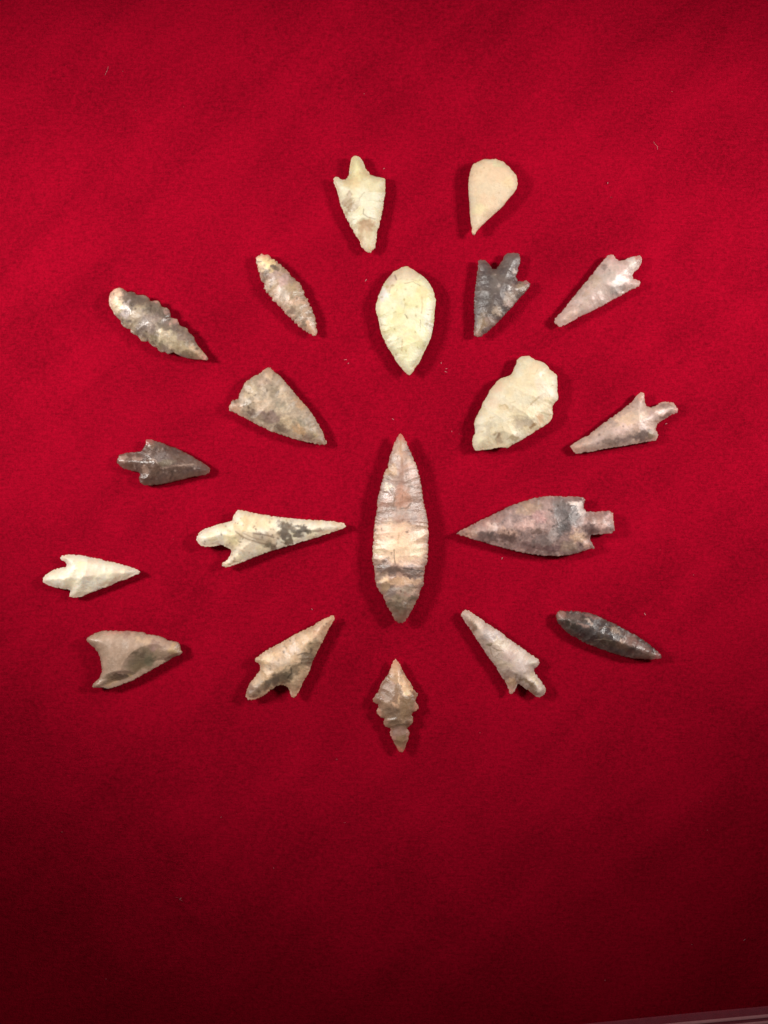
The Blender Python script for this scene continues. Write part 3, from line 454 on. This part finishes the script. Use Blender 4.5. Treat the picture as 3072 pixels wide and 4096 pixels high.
def build_point(k, spec):
    rng = np.random.RandomState(100 + k)
    x0, y0, x1, y1 = spec['reg']
    sc = (x1 - x0) / float(spec['w'])
    top_t = spec.get('t', 2.4); bot_t = spec.get('b', 1.9) * 1.15      # mm
    edge = spec.get('edge', 0.22)
    ze = bot_t * 1e-3
    # ---- outline in millimetres
    raw = []
    for (zx, zy) in spec['o']:
        X, Y = px(x0 + zx * sc, y0 + zy * sc, ze)
        raw.append((X * 1e3, Y * 1e3))
    raw = np.array(raw)
    cen = raw.mean(axis=0)
    raw = raw - cen
    if (np.roll(raw[:, 0], -1) * raw[:, 1] - raw[:, 0] * np.roll(raw[:, 1], -1)).sum() > 0:
        raw = raw[::-1]                                          # counter-clockwise
    # ---- resample the outline, fine chipping along the edge
    h = spec.get('h', 0.23)
    B = []
    n = len(raw)
    for i in range(n):
        a = raw[i]; b = raw[(i + 1) % n]
        m = max(1, int(round(np.hypot(*(b - a)) / h)))
        for q in range(m):
            B.append(a + (b - a) * q / m)
    B = np.array(B)
    nb = len(B)
    Bs = B.copy()
    for _ in range(0 if spec.get('sharp') else 1):
        Bs = 0.25 * np.roll(Bs, 1, 0) + 0.5 * Bs + 0.25 * np.roll(Bs, -1, 0)
    tan = np.roll(Bs, -3, 0) - np.roll(Bs, 3, 0)
    tan /= np.hypot(tan[:, 0], tan[:, 1])[:, None] + 1e-9
    inn = np.column_stack([-tan[:, 1], tan[:, 0]])               # inward normal
    s_arc = np.arange(nb) * h
    chip = spec.get('chip', 0.34)
    amp = (np.abs(fbm(s_arc / 0.8 + k * 9, s_arc * 0 + k, 2.0, 2) - 0.5) * 2) * chip
    if 'teeth' in spec:
        wl, ta = spec['teeth']
        ta *= 0.6
        ph_ = s_arc / wl + 2.6 * fbm(s_arc / (wl * 2.0) + k, s_arc * 0 + 5, 9.0, 2)
        amp = amp + ta * (1 - np.abs(np.sin(np.pi * ph_))) * (0.4 + 1.2 * fbm(s_arc / (wl * 1.8), s_arc * 0 + k, 6.0, 2))
    B = Bs + inn * (amp[:, None] - chip * 0.4)
    # ---- interior points
    mn = B.min(0); mx = B.max(0)
    gx = np.arange(mn[0], mx[0], h); gy = np.arange(mn[1], mx[1], h * 0.87)
    X, Y = np.meshgrid(gx, gy)
    X = X + (np.arange(len(gy)) % 2)[:, None] * h * 0.5
    X = X.ravel() + rng.uniform(-.12, .12, X.size) * h
    Y = Y.ravel() + rng.uniform(-.12, .12, Y.size) * h
    ok = inside_poly(X, Y, B)
    X = X[ok]; Y = Y[ok]
    d = seg_dist(X, Y, B)
    ok = d > 0.55 * h
    X = X[ok]; Y = Y[ok]; d = d[ok]
    vin = [Vector(b) for b in B] + [Vector((a, b)) for a, b in zip(X, Y)]
    ed = [(i, (i + 1) % nb) for i in range(nb)]
    vo, eo, fo, ov, oe, of = delaunay_2d_cdt(vin, ed, [], 1, 1e-5)
    V = np.array([(v.x, v.y) for v in vo])
    vx, vy = V[:, 0], V[:, 1]
    # boundary loop from faces
    cnt = {}
    for f in fo:
        for q in range(len(f)):
            a, b = f[q], f[(q + 1) % len(f)]
            cnt[(a, b)] = cnt.get((a, b), 0) + 1
    bnd = [e for e in cnt if (e[1], e[0]) not in cnt]
    isb = np.zeros(len(V), bool)
    for a, b in bnd:
        isb[a] = True; isb[b] = True
    D = seg_dist(vx, vy, B)
    D[isb] = 0
    R = max(D.max(), 0.5)
    # ---- adjacency smoothing matrix (for rounding the dome)
    e = np.array([q for q in cnt])

    def smooth(z, it):
        for _ in range(it):
            acc = np.zeros_like(z); c = np.zeros_like(z)
            np.add.at(acc, e[:, 0], z[e[:, 1]]); np.add.at(c, e[:, 0], 1)
            np.add.at(acc, e[:, 1], z[e[:, 0]]); np.add.at(c, e[:, 1], 1)
            z = np.where(isb, z, 0.5 * z + 0.5 * acc / np.maximum(c, 1))
        return z

    def face_side(T, power, sgn, seed):
        r2 = np.random.RandomState(seed)
        q = np.clip(D / R, 0, 1)
        dome = T * (1 - (1 - q) ** power)
        dome = smooth(dome, spec.get('round', 10))
        g = np.full(len(V), 0.10 * spec.get('relief', 1.0))
        for ti, (sp, ln, dep, rid) in enumerate(spec.get('scars', [(4.2, 1.15, 0.36, 0.34), (1.6, 0.45, 0.18, 0.22)])):
            if ti == 0:
                dep *= 1.35; rid *= 1.25; sp *= 1.08
            step = max(1, int(sp / h))
            i = int(r2.uniform(0, step))
            while i < nb:
                o = B[i % nb]; nn = inn[i % nb]
                a = r2.normal(0, 0.28)
                nn = np.array((nn[0] * math.cos(a) - nn[1] * math.sin(a), nn[0] * math.sin(a) + nn[1] * math.cos(a)))
                u = (vx - o[0]) * nn[0] + (vy - o[1]) * nn[1]
                v = -(vx - o[0]) * nn[1] + (vy - o[1]) * nn[0]
                Ls = R * ln * r2.uniform(0.6, 1.35)
                dp = dep * r2.uniform(0.5, 1.3)
                uu = np.clip(u / Ls, 0, 1)
                wv = sp * 0.5 * (0.85 + 0.5 * uu)
                f = -dp * np.sin(np.pi * uu ** 0.7) + rid * (v / wv) ** 2 + 1.6 * np.maximum(0, u / Ls - 1) ** 2 + 3.0 * np.maximum(0, -u / Ls)
                g = np.minimum(g, f * spec.get('relief', 1.0))
                i += max(1, int(step * r2.uniform(0.65, 1.4)))
        fade = np.clip(D / 0.5, 0, 1)
        z = dome + g * fade
        if sgn > 0:
            for (cx, cy, rx, ry, ang, dp) in spec.get('dishes', []):
                wx, wy = px(x0 + cx * sc, y0 + cy * sc, ze)
                wx = wx * 1e3 - cen[0]; wy = wy * 1e3 - cen[1]
                a = -math.radians(ang)
                k1 = sc * S * 1e3
                u = ((vx - wx) * math.cos(a) + (vy - wy) * math.sin(a)) / (rx * k1)
                v = (-(vx - wx) * math.sin(a) + (vy - wy) * math.cos(a)) / (ry * k1)
                z = z - dp * np.clip(1 - (u * u + v * v), 0, None) * fade
        z = z + (fbm(vx * 1.1 + 40, vy * 1.1 + 40, k + sgn, 4) - 0.5) * 0.16 * spec.get('relief', 1.0) * fade
        return np.maximum(z, 0.02) * np.where(isb, 0, 1) + edge

    zt = face_side(top_t, spec.get('power', 1.9), 1, 700 + k)
    zb = face_side(bot_t, 1.9, -1, 900 + k)
    # a gentle lengthwise wave so that the rim is not a perfect plane
    wave = 0.25 * (fbm(vx / 9.0 + k, vy / 9.0, 4.0 + k, 2) - 0.5)
    nV = len(V)
    zlow = (-zb + wave).min()
    top = np.column_stack([vx, vy, zt + wave - zlow])
    bot = np.column_stack([vx, vy, -zb + wave - zlow])
    verts = np.vstack([top, bot]) * 1e-3
    faces = [tuple(f) for f in fo] + [tuple(q + nV for q in reversed(f)) for f in fo]
    for a, b in bnd:
        faces.append((b, a, a + nV, b + nV))
    # ---- mineral colour, with some painted highlights and shading
    base = lin(spec['c'])
    alt = lin(spec.get('c2', spec['c']))
    ph = 30.0 + k * 7.7
    m1 = fbm(vx / spec.get('cs', 3.2) + ph, vy / spec.get('cs', 3.2) + ph, 3.0 + k, 5, 0.55)
    m1 = np.clip((m1 - 0.38) / 0.24, 0, 1)[:, None]
    colr = base[None] * (1 - m1) + alt[None] * m1
    wxn = (fbm(vx / 1.6 + ph, vy / 1.6, 21.0 + k, 4, 0.6) - 0.5)
    wyn = (fbm(vx / 1.6, vy / 1.6 + ph, 31.0 + k, 4, 0.6) - 0.5)
    for (cx, cy, rx, ry, ang, c, st) in spec.get('blobs', []):
        wx, wy = px(x0 + cx * sc, y0 + cy * sc, ze)
        wx = wx * 1e3 - cen[0]; wy = wy * 1e3 - cen[1]
        a = -math.radians(ang)
        k1 = sc * S * 1e3
        ux = vx - wx + wxn * min(3.6, 2.8 * rx * k1); uy = vy - wy + wyn * min(3.6, 2.8 * ry * k1)
        u = (ux * math.cos(a) + uy * math.sin(a)) / (rx * k1)
        v = (-ux * math.sin(a) + uy * math.cos(a)) / (ry * k1)
        r = u * u + v * v
        wgt = (st * (0.95 if min(spec['c']) > 170 else 0.86) / (1 + np.exp((r - 0.9) * 4.8)))[:, None]
        colr = colr * (1 - wgt) + lin(c)[None] * wgt
    if spec.get('specks'):
        ns, sc_c, ssz = spec['specks']
        for _ in range(ns):
            i = rng.randint(nV)
            r = np.hypot((vx - vx[i]) * rng.uniform(.5, 1.4) + wxn * .4, (vy - vy[i]) * rng.uniform(.5, 1.4) + wyn * .4)
            wgt = (rng.uniform(.3, .85) / (1 + np.exp((r - ssz * rng.uniform(.5, 1.3)) * 14)))[:, None]
            colr = colr * (1 - wgt) + lin(sc_c)[None] * wgt
    # thin dark lines: cracks and veins
    for line in spec.get('veins', []):
        pts, c, wd, st = line
        q = []
        for (zx, zy) in pts:
            wx, wy = px(x0 + zx * sc, y0 + zy * sc, ze)
            q.append((wx * 1e3 - cen[0] , wy * 1e3 - cen[1]))
        dd = np.full(nV, 1e9)
        for (a0, a1), (b0, b1) in zip(q[:-1], q[1:]):
            ux, uy = b0 - a0, b1 - a1
            t = np.clip(((vx + wxn * .5 - a0) * ux + (vy + wyn * .5 - a1) * uy) / (ux * ux + uy * uy + 1e-9), 0, 1)
            dd = np.minimum(dd, np.hypot(vx + wxn * .5 - a0 - t * ux, vy + wyn * .5 - a1 - t * uy))
        wgt = (st * np.exp(-(dd / wd) ** 2))[:, None]
        colr = colr * (1 - wgt) + lin(c)[None] * wgt
    fine = fbm(vx / 0.55 + ph, vy / 0.55 - ph, 51.0 + k, 3, 0.6) - 0.5
    band = fbm(vx / 1.7 - ph, vy / 1.7 + ph, 61.0 + k, 3, 0.55) - 0.5
    colr = colr * (1 + (1.5 * fine + 1.8 * band) * spec.get('mottle', 0.14))[:, None]
    if min(spec['c']) <= 170:
        gy_ = colr.mean(axis=1, keepdims=True)
        colr = (colr * 0.88 + gy_ * 0.12) * np.array((1.01, 0.985, 1.01))
        lum = colr.mean(axis=1, keepdims=True)
        colr = colr * (lum / np.median(lum)) ** spec.get('contrast', 0.35)
    else:
        colr = colr * np.array((1.0, 0.985, 1.03))
    colr = np.clip(colr * spec.get('gain', 0.70 if min(spec['c']) > 170 else 0.86), 0.005, 0.85)
    rgba = np.ones((2 * nV, 4)); rgba[:nV, :3] = colr; rgba[nV:, :3] = colr
    mat = stone_material('stone_' + spec['mat'], spec.get('rough', 0.45), spec.get('bump', 0.4),
                         spec.get('sss', 0.2), spec.get('mottle', 0.14) * 1.1, k + 1)
    o = mesh_object(spec['name'], verts, faces, mat)
    at = o.data.attributes.new('stone_colour', 'FLOAT_COLOR', 'POINT')
    at.data.foreach_set('color', rgba.ravel())
    thin = np.exp(-((zt + zb) / 1.7) ** 2)
    at = o.data.attributes.new('thinness', 'FLOAT', 'POINT')
    at.data.foreach_set('value', np.concatenate([thin, thin]))
    cx, cy = cen * 1e-3
    lowest = verts[verts[:, 2] < 0.0004]
    o.location = (cx, cy, float(np.max(cloth_z(lowest[:, 0] + cx, lowest[:, 1] + cy))) - 0.00025)
    tag(o, spec['label'], spec['cat'], GROUP)
    return o


for k, spec in enumerate(P):
    build_point(k, spec)

# ------------------------------------------------------------------ clear plastic strip in the corner
def plastic_material(name, colour, rough, alpha):
    m = bpy.data.materials.new(name)
    m.use_nodes = True
    nt = m.node_tree
    p = nt.nodes['Principled BSDF']
    p.inputs['Base Color'].default_value = (*colour, 1)
    tc = node(nt, 'ShaderNodeTexCoord')
    n = node(nt, 'ShaderNodeTexNoise', Scale=300.0, Detail=4.0)
    nt.links.new(tc.outputs['Object'], n.inputs['Vector'])
    for sock, v in (('Roughness', rough), ('Alpha', alpha)):
        mr = node(nt, 'ShaderNodeMapRange')
        mr.inputs['To Min'].default_value = v * 0.65
        mr.inputs['To Max'].default_value = v * 1.35
        nt.links.new(n.outputs['Fac'], mr.inputs['Value'])
        nt.links.new(mr.outputs['Result'], p.inputs[sock])
    return m


EDGE = [(1900, 4150), (2100, 4118), (2295, 4094), (2500, 4073), (2725, 4050), (2900, 4034), (3072, 4018), (3300, 3994), (3500, 3974)]


def extrude_profile(name, profile, mat, parent=None, closed=True):
    """profile: (mm across from the strip's upper edge, mm high), swept along the edge line"""
    pts = np.array([px(*q) for q in EDGE])
    tn = np.gradient(pts, axis=0)
    tn /= np.hypot(tn[:, 0], tn[:, 1])[:, None]
    nn = np.column_stack([tn[:, 1], -tn[:, 0]])
    verts = []; faces = []
    m = len(profile)
    for p0, n0 in zip(pts, nn):
        for (s, z) in profile:
            verts.append((p0[0] + n0[0] * s * 1e-3, p0[1] + n0[1] * s * 1e-3, z * 1e-3))
    for i in range(len(pts) - 1):
        for j in range(m):
            a = i * m + j; b = i * m + (j + 1) % m
            faces.append((a, b, b + m, a + m))
    faces.append(tuple(range(m))[::-1])
    faces.append(tuple((len(pts) - 1) * m + j for j in range(m)))
    return mesh_object(name, verts, faces, mat, smooth=False, parent=parent)


film_m = plastic_material('clear_plastic_film', (0.66, 0.17, 0.24), 0.25, 0.20)
rib_m = plastic_material('clear_plastic_rib', (0.95, 0.46, 0.50), 0.14, 0.5)
film = extrude_profile('plastic_strip', [(0, 0.9), (0.15, 1.25), (14, 1.5), (14, 1.1), (0.2, 0.75)], film_m)
tag(film, 'pinkish clear plastic strip with shiny ribs in the bottom right corner', 'plastic strip')


def rib(s, r, z):
    prof = [(s + r * math.cos(a), z + r * math.sin(a)) for a in np.linspace(-0.35, math.pi + 0.35, 13)]
    return extrude_profile('rib', prof, rib_m, film)


rib(2.9, 0.50, 1.40)
rib(4.9, 0.45, 1.42)

# ------------------------------------------------------------------ lint caught in the pile
lm = bpy.data.materials.new('pale_lint')
lm.use_nodes = True
lp = lm.node_tree.nodes['Principled BSDF']
lp.inputs['Roughness'].default_value = 0.9
ln_ = node(lm.node_tree, 'ShaderNodeTexNoise', Scale=80.0)
lr = node(lm.node_tree, 'ShaderNodeValToRGB')
lr.color_ramp.elements[0].color = (0.50, 0.10, 0.12, 1)
lr.color_ramp.elements[1].color = (0.72, 0.42, 0.42, 1)
lm.node_tree.links.new(ln_.outputs['Fac'], lr.inputs['Fac'])
lm.node_tree.links.new(lr.outputs['Color'], lp.inputs['Base Color'])

rnd = random.Random(4)
LINT = [(1378, 1440, 2.4), (1392, 1456, 1.8), (1766, 1455, 1.6), (1788, 1474, 2.2), (1780, 1486, 1.8), (1570, 1675, 2.2),
        (2770, 3778, 2.2), (2974, 3762, 2.2), (882, 3271, 2.2), (1382, 3290, 2.4), (1345, 3036, 1.6), (1093, 3470, 1.6),
        (720, 3598, 1.8), (250, 3330, 1.8), (2582, 2461, 2.2), (2010, 2230, 2.0), (1534, 676, 2.0), (2660, 1698, 2.0),
        (1466, 1118, 2.0), (2430, 735, 1.6), (1807, 1724, 1.4), (420, 3918, 1.4), (2420, 3918, 1.6), (1250, 2440, 1.6)]
for _ in range(16):
    LINT.append((rnd.uniform(20, 3050), rnd.uniform(20, 4000), rnd.uniform(0.6, 1.1)))
lv, lf = [], []


def tube(path, r):
    base = len(lv)
    for (x, y, z) in path:
        for q in range(4):
            a = q * math.pi / 2
            lv.append((x + r * math.cos(a), y + r * math.sin(a) * 0.8, z + r * math.sin(a)))
    for i in range(len(path) - 1):
        for q in range(4):
            a = base + i * 4 + q; b = base + i * 4 + (q + 1) % 4
            lf.append((a, b, b + 4, a + 4))
    lf.append(tuple(base + q for q in (3, 2, 1, 0)))
    e0 = base + (len(path) - 1) * 4
    lf.append(tuple(e0 + q for q in range(4)))


for (qx, qy, sz) in LINT:
    X, Y = px(qx, qy)
    z = float(cloth_z(X, Y))
    a = rnd.uniform(0, 6.28)
    ln = sz * S * rnd.uniform(2.0, 4.5)
    path = []
    for q in range(5):
        a += rnd.uniform(-0.5, 0.5)
        path.append((X, Y, z + 0.00010 + 0.00008 * math.sin(q * 0.8)))
        X += math.cos(a) * ln / 4; Y += math.sin(a) * ln / 4
    tube(path, sz * S * 0.55)
# longer curled fibres
for (fx, fy, a, ln, r) in [(2630, 600, 1.8, 3.0, 0.035), (420, 300, 0.9, 3.0, 0.03), (700, 3590, 0.1, 3.0, 0.035)]:
    X, Y = px(fx, fy)
    path = []
    for q in range(12):
        a += rnd.uniform(-0.25, 0.3)
        path.append((X, Y, float(cloth_z(X, Y)) + 0.00012))
        X += math.cos(a) * ln * 1e-3 / 11; Y += math.sin(a) * ln * 1e-3 / 11
    tube(path, r * 1e-3)
lint = mesh_object('lint', lv, lf, lm)
tag(lint, 'tiny pale specks and fibres of lint on the red cloth', 'lint', kind='stuff')
